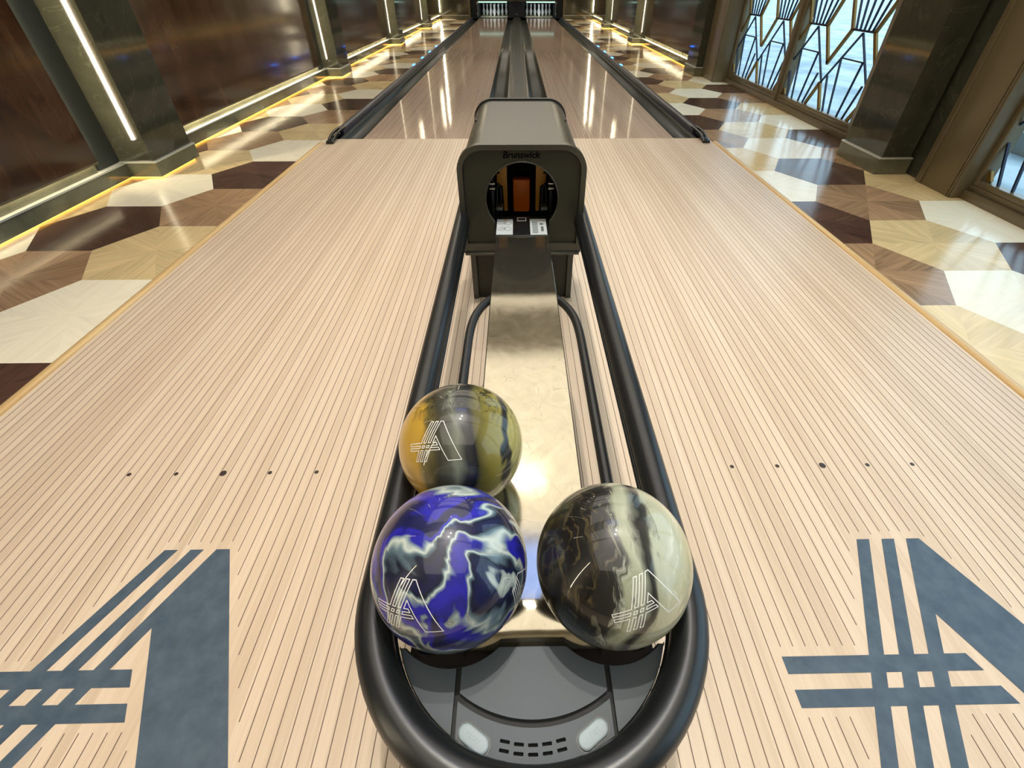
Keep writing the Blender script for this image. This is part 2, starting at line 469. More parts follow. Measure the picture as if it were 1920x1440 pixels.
def capping():
    bm = bmesh.new()
    prof = [(-.130, -.1), (-.130, .004), (-.116, .012), (-.100, .010), (-.094, .004), (-.07, .004), (-.064, .010), (.064, .010), (.07, .004), (.094, .004), (.100, .010), (.116, .012), (.130, .004), (.130, -.1)]
    prism(bm, [prof], XZ, XZ, .003, 18.6)
    o = obj('centre_capping', bm, M_gut, None, auto=30); tag(o, 'long dark ridged capping running between the two lanes', 'lane divider')
capping()
def side_rail(sg):
    nm = 'left' if sg < 0 else 'right'
    root = empty('bumper_rail', 'long black bumper rail with blue lights beside the %s lane' % nm, 'bumper rail', (sg*1.655, 0, 0))
    bm = bmesh.new()
    prof = [(-.030, -.09), (-.030, .038), (-.022, .050), (-.006, .055), (.012, .055), (.026, .048), (.032, .034), (.032, -.003), (.02, -.09)]
    prof = [(p[0]*-sg*-1, p[1]) for p in prof]
    prism(bm, [prof], XZ, XZ, .16, 16.98)
    obj('rail_body', bm, M_gut if False else M_railp, root, auto=40)
    # looped end cap
    for k, dx in enumerate((-.020, .022)):
        p = [(dx, .22, .046), (dx*1.05, .08, .050), (dx, -.03, .042), (dx*.9, -.11, .022), (dx*.8, -.15, .012)]
        tubeo('end_cap_arm', [tuple(v) for v in smoothpath(p, 2)], .0125, M_capp, root, 12)
    bm = bmesh.new(); box(bm, -.032, .032, -.172, -.128, .0, .024, 0, .007); box(bm, -.016, .016, -.14, .2, .004, .03, 0, .004)
    obj('end_cap', bm, M_capp, root, auto=50)
    for y in (4.28, 5.17, 6.05, 7.0):
        bm = bmesh.new(); box(bm, .004 if sg > 0 else -.034, .034 if sg > 0 else -.004, -.07, .07, .047, .0585, 0, .003)
        o = obj('indicator_light', bm, M_blue, root); o.location.y = y; o['label'] = 'glowing blue light'
M_railp = mat('violet_black_rail', (46, 46, 60), .3); M_capp = mat('gloss_black_plastic', (16, 17, 18), .2)
side_rail(-1); side_rail(1)

# ------------------------------------------------------------------ pinsetter end
def pin_mesh():
    prof = [(0, 0), (.026, 0), (.029, .01), (.045, .06), (.0605, .115), (.056, .15), (.041, .19), (.027, .225), (.0235, .255), (.025, .285), (.031, .32), (.0323, .343), (.027, .366), (.014, .379), (0, .381)]
    bm = bmesh.new(); seg = 18; rings = []
    for r, z in prof[1:-1]: rings.append([bm.verts.new((r*math.cos(2*PI*k/seg), r*math.sin(2*PI*k/seg), z)) for k in range(seg)])
    for i, (A, B) in enumerate(zip(rings, rings[1:])):
        for k in range(seg):
            f = bm.faces.new((A[k], A[(k+1) % seg], B[(k+1) % seg], B[k]))
    bm.faces.new(rings[0][::-1]); bm.faces.new(rings[-1])
    me = bpy.data.meshes.new('bowling_pin'); bmesh.ops.recalc_face_normals(bm, faces=bm.faces[:]); bm.to_mesh(me); bm.free()
    me.materials.append(M_pin)
    for p in me.polygons: p.use_smooth = True
    return me
pm = pin_mesh()
rown = ['at the front point', 'in the second row', 'in the third row', 'in the back row']
posn = {1: [''], 2: ['left one ', 'right one '], 3: ['left one ', 'middle one ', 'right one '], 4: ['far left one ', 'inner left one ', 'inner right one ', 'far right one ']}
for sg, ln in ((-1, 'left'), (1, 'right')):
    for r in range(4):
        for i in range(r+1):
            o = bpy.data.objects.new('bowling_pin', pm); COL.objects.link(o)
            o.location = (sg*LC+(i-r/2)*.3048, 18.29+r*.264, .0)
            tag(o, 'white bowling pin %s of the %s lane triangle%s' % (rown[r], ln, (', '+posn[r+1][i].strip()) if r else ''), 'bowling pin', 'bowling pins at the end of the %s lane' % ln)
def pinsetter():
    root = empty('pinsetter', 'black pin setting machine housing around the pins at the far end', 'pinsetter', (0, 17, 0))
    def b(n, x0, x1, y0, y1, z0, z1, m): return boxo(n, x0, x1, y0-17, y1-17, z0, z1, m, root)
    b('side_housing', -1.69, -1.46, 17.0, 20.3, .0, 1.3, M_black); b('side_housing', 1.46, 1.69, 17.0, 20.3, .0, 1.3, M_black)
    b('centre_housing', -.30, .30, 17.3, 20.3, .02, 1.3, M_black)
    b('back_curtain', -1.46, 1.46, 20.2, 20.3, -.1, 1.3, M_black)
    b('lower_beam', -1.69, 1.69, 17.05, 17.16, .50, 1.3, M_stone)
    for sg in (-1, 1):
        b('lit_edge', sg*.36, sg*1.42, 17.03, 17.05, .462, .50, M_teal)
        b('pin_light', sg*.45, sg*1.3, 17.22, 17.28, .62, .65, M_pinl)
        b('bracket', sg*1.44, sg*1.475, 16.97, 17.0, .10, .17, M_chrome); b('bracket', sg*1.44, sg*1.475, 16.97, 17.0, .42, .49, M_chrome)
    b('name_plate', -.04, .04, 17.28, 17.3, .10, .13, M_ink)
M_pinl = mat('pin_light_tube', (255, 255, 255), .4, emit=(235, 248, 255), estr=60)
pinsetter()

# ------------------------------------------------------------------ walls
struct(boxo('wall_left', -3.05, -2.86, -8, 20.5, -.16, CEIL, M_stone))
bm = bmesh.new()
struct(boxo('ceiling', -3.6, 3.6, -8.2, 20.6, CEIL, CEIL+.1, M_ceil))
struct(boxo('wall_back', -3.6, 3.6, -8.2, -8, -.16, CEIL, M_plaster))
struct(boxo('wall_far', -3.05, 3.05, 20.35, 20.5, -.16, CEIL, M_plaster))
COLY = [-5.51, -1.04, 3.44, 7.90, 12.40]
def wood_panel(sg, y0, y1, parent):
    xp = 2.79*sg; xb = 2.86*sg
    boxo('wood_panel', xb, xp, y0, y1, .18, CEIL, M_ven, parent, 0)
    boxo('panel_lip', 2.795*sg, xp-.003*sg, y0, y1, .168, .18, M_bronze, parent)
    boxo('panel_base_band', xb, 2.825*sg, y0, y1, .108, .18, M_base, parent)
wl = bpy.data.objects['wall_left']
ends = [-8.0]+COLY+[16.7]
for i in range(len(ends)-1):
    y0 = ends[i]+(.50 if i else 0); y1 = ends[i+1]-.235
    wood_panel(-1, y0, y1, wl)
struct(boxo('wall_right', 2.86, 3.05, 3.55, 20.5, -.16, CEIL, M_stone)); wr = bpy.data.objects['wall_right']
RC = [3.62, 8.06, 12.40]
for i, y in enumerate(RC):
    y1 = (RC+[16.7])[i+1]-.235
    wood_panel(1, y+.50, y1, wr)
def base(name, sg, spans, toe):
    root = bpy.data.objects.new(name, None); COL.objects.link(root); struct(root)
    for y0, y1, lit in spans:
        boxo('base_board', 2.86*sg, 2.795*sg, y0, y1, .010, .100, M_base, root)
        boxo('metal_capping', 2.86*sg, 2.787*sg, y0, y1, .100, .110, M_steelp, root)
        boxo('toe_light', 2.86*sg, 2.822*sg, y0, y1, -.003, .008, M_toe, root)
        boxo('cove_light', 2.820*sg, 2.800*sg, y0+.02, y1-.24, .1775, .1795, M_ledlow if lit else M_leddim, root)
M_ledlow = mat('cove_led', (255, 250, 235), .5, emit=(255, 240, 205), estr=40)
M_leddim = mat('dim_cove_led', (255, 250, 235), .5, emit=(255, 240, 205), estr=14)
base('baseboard_left', -1, [(ends[i]+(.51 if i else 0), ends[i+1], i > 1) for i in range(len(ends)-1)], True)
base('baseboard_right', 1, [(RC[i]+.51, (RC+[16.7])[i+1], True) for i in range(3)], True)
ordn = {0: 'behind', 1: 'nearest', 2: 'second', 3: 'third', 4: 'fourth'}
M_margin_shade = mat('shade_darkened_margin', (46, 48, 42), .5)  # shade put into the colour, so the stone margin stays dark beside the strip
def column(sg, y, label, strip, inner=.26, xf=2.60):
    root = empty('stone_column', label, 'column', (sg*2.73, y+.25, 0))
    def b(n, x0, x1, y0, y1, z0, z1, m): return boxo(n, (x0-2.73)*sg, (x1-2.73)*sg, y0-y-.25, y1-y-.25, z0, z1, m, root)
    b('shaft', xf, 2.87, y, y+.48, .11, CEIL, M_stone)
    b('plinth', xf-.02, 2.88, y-.015, y+.495, .010 if xf < 2.64 else -.003, .103, M_base)
    b('plinth_capping', xf-.022, 2.88, y-.017, y+.497, .103, .113, M_steelp)
    if xf < 2.64: b('toe_light', xf+.007, 2.86, y+.012, y+.468, -.003, .008, M_toe)
    if strip:
        b('added_margin_slab', 2.835, 2.87, y-.205, y, .11, CEIL, M_margin_shade)  # added slab over the wall margin, carries the painted shade
        # tube in the slot between the panel edge and the column, shining onto the polished face
        b('light_strip', 2.825, 2.845, y-.232, y-.212, .20, 3.4, M_led)
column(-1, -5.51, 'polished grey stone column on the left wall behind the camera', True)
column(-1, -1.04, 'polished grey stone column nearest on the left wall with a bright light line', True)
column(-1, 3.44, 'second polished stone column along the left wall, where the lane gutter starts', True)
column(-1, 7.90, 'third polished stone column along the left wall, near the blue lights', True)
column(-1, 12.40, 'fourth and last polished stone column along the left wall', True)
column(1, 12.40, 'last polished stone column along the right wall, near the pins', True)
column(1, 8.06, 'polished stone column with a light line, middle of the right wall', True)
column(1, 3.55, 'unlit dark stone column on the right wall just beyond the patterned window', False, xf=2.66)
column(1, -1.0, 'nearest dark stone column on the right wall between two patterned windows', False, xf=2.655)
# end walls either side of the pins
for sg, nm in ((-1, 'wall_far_left'), (1, 'wall_far_right')):
    o = struct(boxo(nm, 1.70*sg, 2.87*sg, 16.7, 16.95, 0, CEIL, M_stone))
    boxo('metal_line', 1.70*sg, 2.87*sg, 16.685, 16.7, .103, .115, M_steelp, o); boxo('plinth', 1.70*sg, 2.87*sg, 16.69, 16.7, 0, .103, M_base, o)
    boxo('edge_frame', 1.69*sg, 1.76*sg, 16.66, 16.7, 0, CEIL, M_bronze, o)
    boxo('light_strip', 2.80*sg, 2.825*sg, 16.66, 16.69, .2, 3.4, M_led, o)
struct(boxo('wall_above_pins', -1.70, 1.70, 16.75, 16.95, 1.3, CEIL, M_stone))

# wall lights high on the panels, seen mirrored in the lanes
def sconce(sg, y, where):
    root = empty('wall_light', 'tall slim glowing wall light on the wooden panel, %s' % where, 'wall light', (sg*2.76, y, 2.0))
    bm = bmesh.new(); tube(bm, [(0, 0, .05), (0, 0, 1.2)], .018, 12); obj('glass_tube', bm, M_sc, root, auto=40)
    bm = bmesh.new(); box(bm, -.03, .03, -.035, .035, 0, .05, 0, .006); obj('lower_fitting', bm, M_gold, root)
    bm = bmesh.new(); box(bm, -.03, .03, -.035, .035, 1.2, 1.25, 0, .006); obj('upper_fitting', bm, M_gold, root)
M_sc = mat('sconce_glass', (255, 250, 235), .4, emit=(255, 238, 200), estr=10)
for y, wh in ((-3.2, 'behind the near left column'), (1.2, 'left wall between first and second columns'), (5.6, 'left wall between second and third columns'), (10.1, 'left wall between third and fourth columns'), (14.9, 'left wall beyond the fourth column')):
    sconce(-1, y, wh)
for y, wh in ((5.9, 'right wall beyond the unlit column'), (10.1, 'right wall between the two lit columns'), (14.9, 'right wall beyond the last column')):
    sconce(1, y, wh)

# ------------------------------------------------------------------ ceiling lights
M_pan = mat('ceiling_light_diffuser', (255, 252, 240), .5, emit=(255, 247, 232), estr=1.36)
M_cool = mat('cool_light_diffuser', (220, 235, 255), .5, emit=(120, 160, 255), estr=2.2)
def ceil_light(x, y, sx, sy, m, label):
    root = empty('ceiling_light', label, 'ceiling light', (x, y, CEIL), 'recessed ceiling lights' )
    bm = bmesh.new(); t_ = .03
    for q in ((-sx/2-t_, -sx/2, -sy/2-t_, sy/2+t_), (sx/2, sx/2+t_, -sy/2-t_, sy/2+t_), (-sx/2, sx/2, -sy/2-t_, -sy/2), (-sx/2, sx/2, sy/2, sy/2+t_)): box(bm, q[0], q[1], q[2], q[3], -.03, 0)
    obj('frame', bm, M_bronze, root)
    bm = bmesh.new(); box(bm, -sx/2, sx/2, -sy/2, sy/2, -.018, 0); obj('diffuser', bm, m, root)
for y, sy, s in ((-5.6, 3.2, 'far behind the ball return'), (-.35, 3.1, 'above the foul line'), (4.2, 3.2, 'above the lane arrows'), (8.6, 3.4, 'above the middle of the lanes'), (13.4, 3.6, 'above the far end of the lanes')):
    ceil_light(0, y, 4.9, sy, M_pan, 'wide warm recessed ceiling light %s' % s)
ceil_light(0, -3.4, 4.9, .9, M_pan, 'narrow warm recessed ceiling light above the ball return console')
ceil_light(0, -2.3, 1.2, .6, M_cool, 'small bluish recessed ceiling light above the ball return track')

# small downlights above the ball return; they throw the crisp shadows of the balls
def downlight(x, y, e, label):
    root = empty('downlight', label, 'downlight', (x, y, CEIL))
    bm = bmesh.new(); prism(bm, [arc(0, 0, .07, 0, 345, 23), arc(0, 0, .045, 0, 345, 23)[::-1]], XY, XY, -.04, -.018); obj('trim_ring', bm, M_black, root)
    bm = bmesh.new(); prism(bm, [arc(0, 0, .045, 0, 345, 23)], XY, XY, -.028, -.019); obj('lens', bm, M_led, root)
    l = bpy.data.lights.new('downlight_beam', 'SPOT'); l.energy = e; l.spot_size = math.radians(75); l.spot_blend = .9; l.shadow_soft_size = .035; l.color = (1, .95, .86)
    o = bpy.data.objects.new('downlight_beam', l); COL.objects.link(o); o.location = (0, 0, -.06); o.parent = root
downlight(0.02, -3.62, 190, 'small round downlight directly above the front bowling balls')
downlight(0.16, -3.25, 110, 'small round downlight above the gold bowling ball')
downlight(0.0, -1.2, 110, 'small round downlight above the ball return hood')

# ------------------------------------------------------------------ windows
def glass():
    m = bpy.data.materials.new('clear_window_glass'); m.use_nodes = True; nt = m.node_tree; nt.nodes.clear()
    o = nt.nodes.new('ShaderNodeOutputMaterial'); tr = nt.nodes.new('ShaderNodeBsdfTransparent'); gl = nt.nodes.new('ShaderNodeBsdfGlossy')
    tr.inputs[0].default_value = (.86, .95, .97, 1); gl.inputs['Roughness'].default_value = .03
    fr = nt.nodes.new('ShaderNodeFresnel'); fr.inputs[0].default_value = 1.45; mx = nt.nodes.new('ShaderNodeMixShader')
    nt.links.new(fr.outputs[0], mx.inputs[0]); nt.links.new(tr.outputs[0], mx.inputs[1]); nt.links.new(gl.outputs[0], mx.inputs[2]); nt.links.new(mx.outputs[0], o.inputs[0])
    return m
M_glass = glass()
GX = 3.0; SIDE = .785
def bar2(bm, a, b, wd, x0, x1):
    a = Vector((a[0], a[1])); b = Vector((b[0], b[1])); d = (b-a); L = d.length
    if L < 1e-4: return
    d /= L; n = Vector((-d.y, d.x))*wd/2
    q = [a-n, b-n, b+n, a+n]
    prism(bm, [[(p.x, p.y) for p in q]], YZ, YZ, x0, x1)
def clipseg(a, b, y0, y1, z0, z1):
    t0, t1 = 0, 1; dx, dz = b[0]-a[0], b[1]-a[1]
    for p, q in ((-dx, a[0]-y0), (dx, y1-a[0]), (-dz, a[1]-z0), (dz, z1-a[1])):
        if abs(p) < 1e-9:
            if q < 0: return None
        else:
            r = q/p
            if p < 0: t0 = max(t0, r)
            else: t1 = min(t1, r)
    if t0 >= t1: return None
    return (a[0]+dx*t0, a[1]+dz*t0), (a[0]+dx*t1, a[1]+dz*t1)
def pattern(y0, y1, z0, z1, cs, parent):
    thin = bmesh.new(); wide = bmesh.new()
    def T(a, b, wd=.011):
        c = clipseg(a, b, y0, y1, z0, z1)
        if c: bar2(thin, c[0], c[1], wd, GX-.012, GX+.004)
    def Wd(a, b):
        c = clipseg(a, b, y0, y1, z0, z1)
        if c: bar2(wide, c[0], c[1], .030, GX-.016, GX+.004); 
    per = 1.45
    for k in range(0, 3):
        o = k*per
        for c in cs:
            # lower fan cell
            h = SIDE/2
            T((c, .76+o), (c+h, .33+o)); T((c, .76+o), (c-h, .33+o))
            T((c-.155, .56+o), (c+.155, .56+o))
            T((c+.145, .10+o-.06), (c+.31, .40+o)); T((c+.055, .10+o-.06), (c+.185, .555+o)); T((c-.055, .10+o-.06), (c-.155, .56+o)); T((c-.135, .10+o-.06), (c-.275, .40+o))
            # node legs down
            Wd((c+h, .33+o), (c+h-.20, .04+o)); Wd((c+h, .33+o), (c+h+.20, .04+o))
            # flat and fan above
            T((c-.16, .775+o), (c+.16, .775+o), .016)
            for j, q in enumerate((-.12, -.06, 0, .06, .12)): T((c+q, .775+o), (c+q*3.3, 1.50+o))
            # diamonds between
            Wd((c-.17, .775+o), (c-h, .49+o)); Wd((c+.17, .775+o), (c+h, .49+o))
            Wd((c-.17, .775+o), (c-h, 1.14+o)); Wd((c+.17, .775+o), (c+h, 1.14+o))
    for nm, bm, m in (('dark_came', thin, M_lead), ('gold_came', wide, M_gold)):
        if bm.verts: obj(nm, bm, m, parent)
def window(idx, y0, y1, panes, cs, jambs):
    root = bpy.data.objects.new('window_%d' % idx, None); COL.objects.link(root); struct(root)
    H = 3.2
    xi = 2.925
    boxo('sill_frame', xi, 3.06, y0, y1, -.004, .05, M_bronze, root, .004)
    boxo('inner_sill', xi+.03, 3.05, y0, y1, .05, .085, M_bronze, root, .004)
    boxo('head_frame', xi, 3.06, y0, y1, H, CEIL, M_bronze, root)
    for a, b, xx in jambs:
        boxo('jamb', xx, 3.08, a, b, -.004, CEIL, M_bronze, root, .004)
        bm = bmesh.new()
        for q in (.012, .03, ): box(bm, xx-.008, xx, a+q, a+q+.010, 0, CEIL)
        box(bm, xx-.006, xx, b-.06, b-.045, 0, CEIL)
        obj('jamb_moulding', bm, M_bronze, root)
    for a, b in panes:
        bm = bmesh.new(); f = .035
        for q in ((a, a+f, .085, H), (b-f, b, .085, H), (a+f, b-f, .085, .085+f), (a+f, b-f, H-f, H)): box(bm, GX-.045, GX+.02, q[0], q[1], q[2], q[3], 0, .004)
        obj('casement_frame', bm, M_bronze, root, auto=50)
        bm = bmesh.new(); vs = [bm.verts.new(p) for p in ((GX, a+f, .12), (GX, a+f, H-f), (GX, b-f, H-f), (GX, b-f, .12))]; bm.faces.new(vs)
        me = bpy.data.meshes.new('glass_pane'); bm.normal_update()
        for q in bm.faces:
            if q.normal.x > 0: q.normal_flip()
        bm.to_mesh(me); bm.free(); link('glass_pane', me, M_glass, root)
        pattern(a+f, b-f, .12, H-f, cs, root)
window(1, -.55, 3.56, [(1.50, 3.02), (-.06, 1.42)], [2.67+SIDE, 2.67, 1.88, 1.10, .335, -.45], [(3.02, 3.54, 2.76), (1.42, 1.50, 2.945), (-.50, -.06, 2.94)])
window(2, -7.9, -1.14, [(-3.05, -1.50), (-4.65, -3.1), (-6.3, -4.7)], [-1.82-SIDE*k for k in range(-1, 8)], [(-1.50, -1.15, 2.86), (-3.10, -3.05, 2.945), (-4.70, -4.65, 2.945), (-7.9, -6.3, 2.86)])
struct(boxo('wall_right_pier', 2.90, 3.08, -1.15, -.5, -.1, CEIL, M_stone))
# the ground outside
mo = mat('pale_paving', (190, 205, 212), .5); t = NT(mo)
t.l(t.ramp(t.noise(t.mapping(t.coord(), (1, .5, 1)), 2.2, 4, .6), [(.35, (150, 172, 184)), (.65, (222, 234, 240))]), t.b.inputs['Base Color'])
o = boxo('pavement', 3.1, 30, -30, 45, -.2, -.02, mo); struct(o)
bm = bmesh.new()
o = boxo('outdoor_step', 4.2, 4.8, -2.2, 1.6, -.02, .14, mat('grey_step_stone', (150, 150, 145), .6)); tag(o, 'grey stone step outside the near patterned window', 'step')

# ------------------------------------------------------------------ ball return
def ball_return():
    root = empty('ball_return', 'black ball return with hooded exit, steel track, round rail and control console', 'ball return')
    # base cabinet
    bm = bmesh.new()
    box(bm, -.217, .217, -2.715, -2.05, .001, .28, 0, .004)
    cb = obj('base_cabinet', bm, M_hoodf, root, auto=50)
    for sg in (-1, 1): boxo('cabinet_frame', sg*.217, sg*.195, -2.725, -2.714, .001, .27, M_hood, cb)
    # hood shell
    bm = bmesh.new()
    out = rrect(-.220, .220, .262, .660, .085); inn = rrect(-.212, .212, .270, .652, .078)
    prism(bm, [out, inn[::-1]], XZ, XZ, -2.775, -1.985)
    hood = obj('hood', bm, M_hood, root, auto=30)
    bm = bmesh.new(); prism(bm, [rrect(-.227, .227, .262, .667, .09), rrect(-.15, .15, .32, .60, .05)[::-1]], XZ, XZ, -1.990, -1.965)
    obj('rear_rim', bm, M_rub, hood, auto=30)
    bm = bmesh.new(); prism(bm, [rrect(-.211, .211, .27, .651, .077)], XZ, XZ, -2.0, -1.99); obj('rear_panel', bm, M_black, hood)
    # front face: plate with a round opening, raised rim
    op = arc(0, .472, .136, -39, 219, 44)
    op = [(x, .472+(z-.472)*(1.0 if z < .472 else 1.0)) for x, z in op]+[(-.1045, .35), (-.1045, .30), (.1045, .30), (.1045, .35)]
    bm = bmesh.new(); prism(bm, [rrect(-.224, .224, .268, .655, .08), op[::-1]], XZ, XZ, -2.788, -2.770)
    face = obj('front_face', bm, M_hoodf, root, auto=30)
    bm = bmesh.new()
    prism(bm, [rrect(-.234, .234, .262, .668, .09), rrect(-.2145, .2145, .30, .650, .072)[::-1]], XZ, XZ, -2.800, -2.768)
    bmesh.ops.bevel(bm, geom=[e for e in bm.edges if len(e.link_faces) == 2 and e.calc_face_angle(0) > 1.2 and abs(e.verts[0].co.y-e.verts[1].co.y) < 1e-5 and e.verts[0].co.y < -2.79], offset=.005, segments=3, affect='EDGES')
    obj('face_rim', bm, M_hood, face, auto=35)
    bm = bmesh.new()
    prism(bm, [rrect(-.2150, .2150, .298, .6505, .0725), rrect(-.2115, .2115, .3015, .647, .069)[::-1]], XZ, XZ, -2.790, -2.7875)
    obj('face_groove', bm, M_black, face)
    bm = bmesh.new()
    o2 = arc(0, .472, .1362, -39, 219, 44)
    tube(bm, [(x, -2.789, z) for x, z in o2], .0026, 8); obj('opening_rim', bm, M_hood, face, auto=60)
    bm = bmesh.new(); box(bm, -.228, .228, -2.812, -2.70, .256, .266, 0, .003); obj('bottom_flange', bm, M_hood, face, auto=50)
    M = Matrix.Translation((-.003, -2.7885, .631)) @ Matrix.Rotation(PI/2, 4, 'X')
    text_obj('brand_lettering', 'Brunswick', .0315, M, mat('black_lettering', (4, 4, 4), .8, spec=.1), face, .18, .0010)
    # inside of the exit
    bm = bmesh.new(); box(bm, -.20, .20, -2.30, -2.28, .27, .64); obj('inner_back', bm, M_black, hood)
    for sg in (-1, 1):
        bm = bmesh.new()
        pf = [(.060*sg, .34), (.060*sg, .56), (.098*sg, .56), (.102*sg, .46), (.078*sg, .445), (.074*sg, .34)]
        prism(bm, [pf], XZ, XZ, -2.56, -2.53); lf = obj('amber_guide', bm, M_amber, hood)
        for (dx, dz) in ((.094, .53), (.094, .50)):
            bm = bmesh.new(); bmesh.ops.create_uvsphere(bm, u_segments=10, v_segments=6, radius=.005)
            o = obj('bolt', bm, M_black if dz < .52 else M_chrome, lf, True); o.location = (dx*sg, -2.563, dz)
        bm = bmesh.new(); tube(bm, [(.118*sg, -2.66, .30), (.118*sg, -2.66, .60)], .010, 10); tube(bm, [(.104*sg, -2.64, .30), (.100*sg, -2.62, .46), (.094*sg, -2.62, .475), (.086*sg, -2.62, .46), (.084*sg, -2.62, .34)], .006, 8)
        obj('roller_bracket', bm, M_rub, hood, auto=50)
        for zz in (.475, .495):
            bm = bmesh.new(); tube(bm, [(.105*sg, -2.675, zz), (.128*sg, -2.675, zz)], [.007, .007], 10); obj('roller_nut', bm, M_chrome, hood, auto=50)
        bm = bmesh.new(); box(bm, .075*sg if sg > 0 else -.105, .105*sg if sg > 0 else -.075, -2.70, -2.66, .395, .41, 0, .003); obj('latch', bm, M_hood, hood)
    bm = bmesh.new(); box(bm, -.036, .036, -2.55, -2.50, .33, .468, 0, .008); obj('orange_lift_pad', bm, M_orange, hood, auto=40)
    # steel track
    bm = bmesh.new()
    ys = [-4.262, -4.19, -3.95, -3.72, -3.58, -3.36, -3.1, -2.87, -2.72]
    rows = []
    for y in ys:
        tt = max(0, (y+3.36)/.6); hwd = .1015-.004*tt
        rows.append([bm.verts.new((x, y, z)) for x, z in ((-hwd, .335), (-hwd, .3615), (-hwd+.002, .363), (-.03, .3618), (0, .3612), (.03, .3618), (hwd-.002, .363), (hwd, .3615), (hwd, .335))])
    for A, B in zip(rows, rows[1:]):
        for k in range(8): bm.faces.new((A[k], A[k+1], B[k+1], B[k]))
    tr = obj('steel_track', bm, M_steel, root, auto=12)
    sm = tr.modifiers.new('thickness', 'SOLIDIFY'); sm.thickness = .002; sm.offset = -1 if False else 0
    boxo('track_beam', -.06, .06, -4.2, -2.75, .28, .334, M_black, root)
    # black cover with labels at the top of the track
    bm = bmesh.new(); box(bm, -.1035, .1035, -2.868, -2.685, .350, .3665, 0, .002); cv = obj('label_cover', bm, M_rub, root, auto=50)
    def label(x0, x1, y0, y1, what):
        bm = bmesh.new(); box(bm, x0, x1, y0, y1, .3665, .3674); o = obj('printed_label', bm, M_label, cv); o['label'] = what
        bm = bmesh.new(); z0, z1 = .3674, .3677
        if what.startswith('white label with two'):
            for cy in (.36, .72):
                yy = y0+(y1-y0)*cy; xm = (x0+x1)/2
                for dx, rx in ((-.012, .014), (.012, .014)):
                    pts = [(xm+dx+rx*math.cos(a*PI/12), yy+.016*math.sin(a*PI/12), z1) for a in range(24)]
                    tube(bm, pts, .0007, 4, True)
                tube(bm, [(xm-.018, yy, z1), (xm+.006, yy+.004, z1)], .0012, 4)
            bm2 = bmesh.new(); box(bm2, (x0+x1)/2-.007, (x0+x1)/2+.007, y1-.022, y1-.006, z0, z1); obj('warning_sign', bm2, M_trim, o)
        elif what.startswith('white'):
            for k in range(9): box(bm, x0+.008, x0+.03, y0+.015+k*.0125, y0+.0215+k*.0125, z0, z1)
            box(bm, x1-.022, x1-.012, y0+.03, y0+.075, z0, z1); box(bm, x1-.026, x1-.012, y0+.09, y0+.105, z0, z1)
        else:
            box(bm, x0+.004, x1-.004, y0+.006, y1-.006, z0, z1)
        obj('label_print', bm, M_ink if what.startswith('white') else M_rub, o)
    label(-.099, -.036, -2.862, -2.718, 'white label with two hand diagrams')
    label(.031, .095, -2.864, -2.716, 'white label with a table of print')
    label(-.0195, .0175, -2.735, -2.702, 'small label with dark symbol')
    # outer rail: tube loop, straight sides and a half circle round the console
    R = .2308; cy = -4.19; zr = .40
    p = [(-R, -2.66, zr)]+[(-R, y, zr) for y in (-3.0, -3.4, -3.8, -4.1)]+[(cx_, cy_, zr) for cx_, cy_ in arc(0, cy, R, 180, 360, 40)]+[(R, y, zr) for y in (-4.1, -3.8, -3.4, -3.0, -2.66)]
    tubeo('outer_rail', p, .0262, M_tube, root, 28)
    R2 = .2085; z2 = .376
    p = [(-R2, -2.70, z2)]+[(-R2, y, z2) for y in (-3.4, -4.1)]+[(a, b, z2) for a, b in arc(0, cy, R2, 180, 360, 40)]+[(R2, y, z2) for y in (-4.1, -3.4, -2.70)]
    tubeo('rail_flange', p, .0055, M_tube, root, 12)
    # inner rail
    q = [(-.153, -4.26, .357), (-.153, -3.60, .357), (-.153, -3.46, .357), (-.140, -3.37, .355), (-.105, -3.29, .350), (-.05, -3.235, .342), (0, -3.225, .338)]
    q = smoothpath(q, 2); q = [Vector(v) for v in q]; q = q+[Vector((-v.x, v.y, v.z)) for v in q[::-1][1:]]
    tubeo('inner_rail', q, .0125, M_tube, root, 16)
    for y in ():
        bm = bmesh.new(); box(bm, -.225, .225, y-.012, y+.012, .318, .326)
        for sg in (-1, 1): box(bm, sg*.222-.006, sg*.222+.006, y-.012, y+.012, .318, .39)
        if y > -3.4: obj('cross_bracket', bm, M_black, root)
        else: bm.free()
    boxo('pedestal', -.11, .11, -4.34, -4.10, .001, .325, M_black, root, .006)
    # console
    con = bpy.data.objects.new('console', None); 
    def scal(x):  # y of the scallop edge at x
        best = -4.2625
        for c in (-.1146, .1146):
            d = abs(x-c)
            if d < .1: best = min(best, -4.188-math.sqrt(.1**2-d*d))
        return best
    RO = .201
    def outer(x, r=RO): return -4.19-math.sqrt(max(0, r*r-x*x))
    def strip(xa, xb, top, bot, n=90):
        xs = [xa+(xb-xa)*i/n for i in range(n+1)]
        return [(x, top(x)) for x in xs]+[(x, bot(x)) for x in xs[::-1]]
    bm = bmesh.new(); prism(bm, [strip(-.190, .190, lambda x: scal(x)+.004, lambda x: outer(x, .2025), 90)], XY, XY, .330, .367)
    con = obj('console', bm, M_black, root)
    bm = bmesh.new(); prism(bm, [strip(-.182, .182, lambda x: -4.235, lambda x: outer(x, .198), 24)], XY, XY, .318, .333)
    obj('console_tray', bm, M_browng, con)
    def panel(name, poly, m=M_cons, z0=.367, z1=.376, par=None, bev=.0015):
        bm = bmesh.new(); prism(bm, [poly], XY, XY, z0, z1)
        return obj(name, bm, m, par or con, auto=40)
    def inner_arc(x, r, cyy=-4.17): return cyy-math.sqrt(max(0, r*r-x*x))
    panel('side_panel', strip(-.189, -.106, scal, outer)); panel('side_panel', strip(.106, .189, scal, outer))
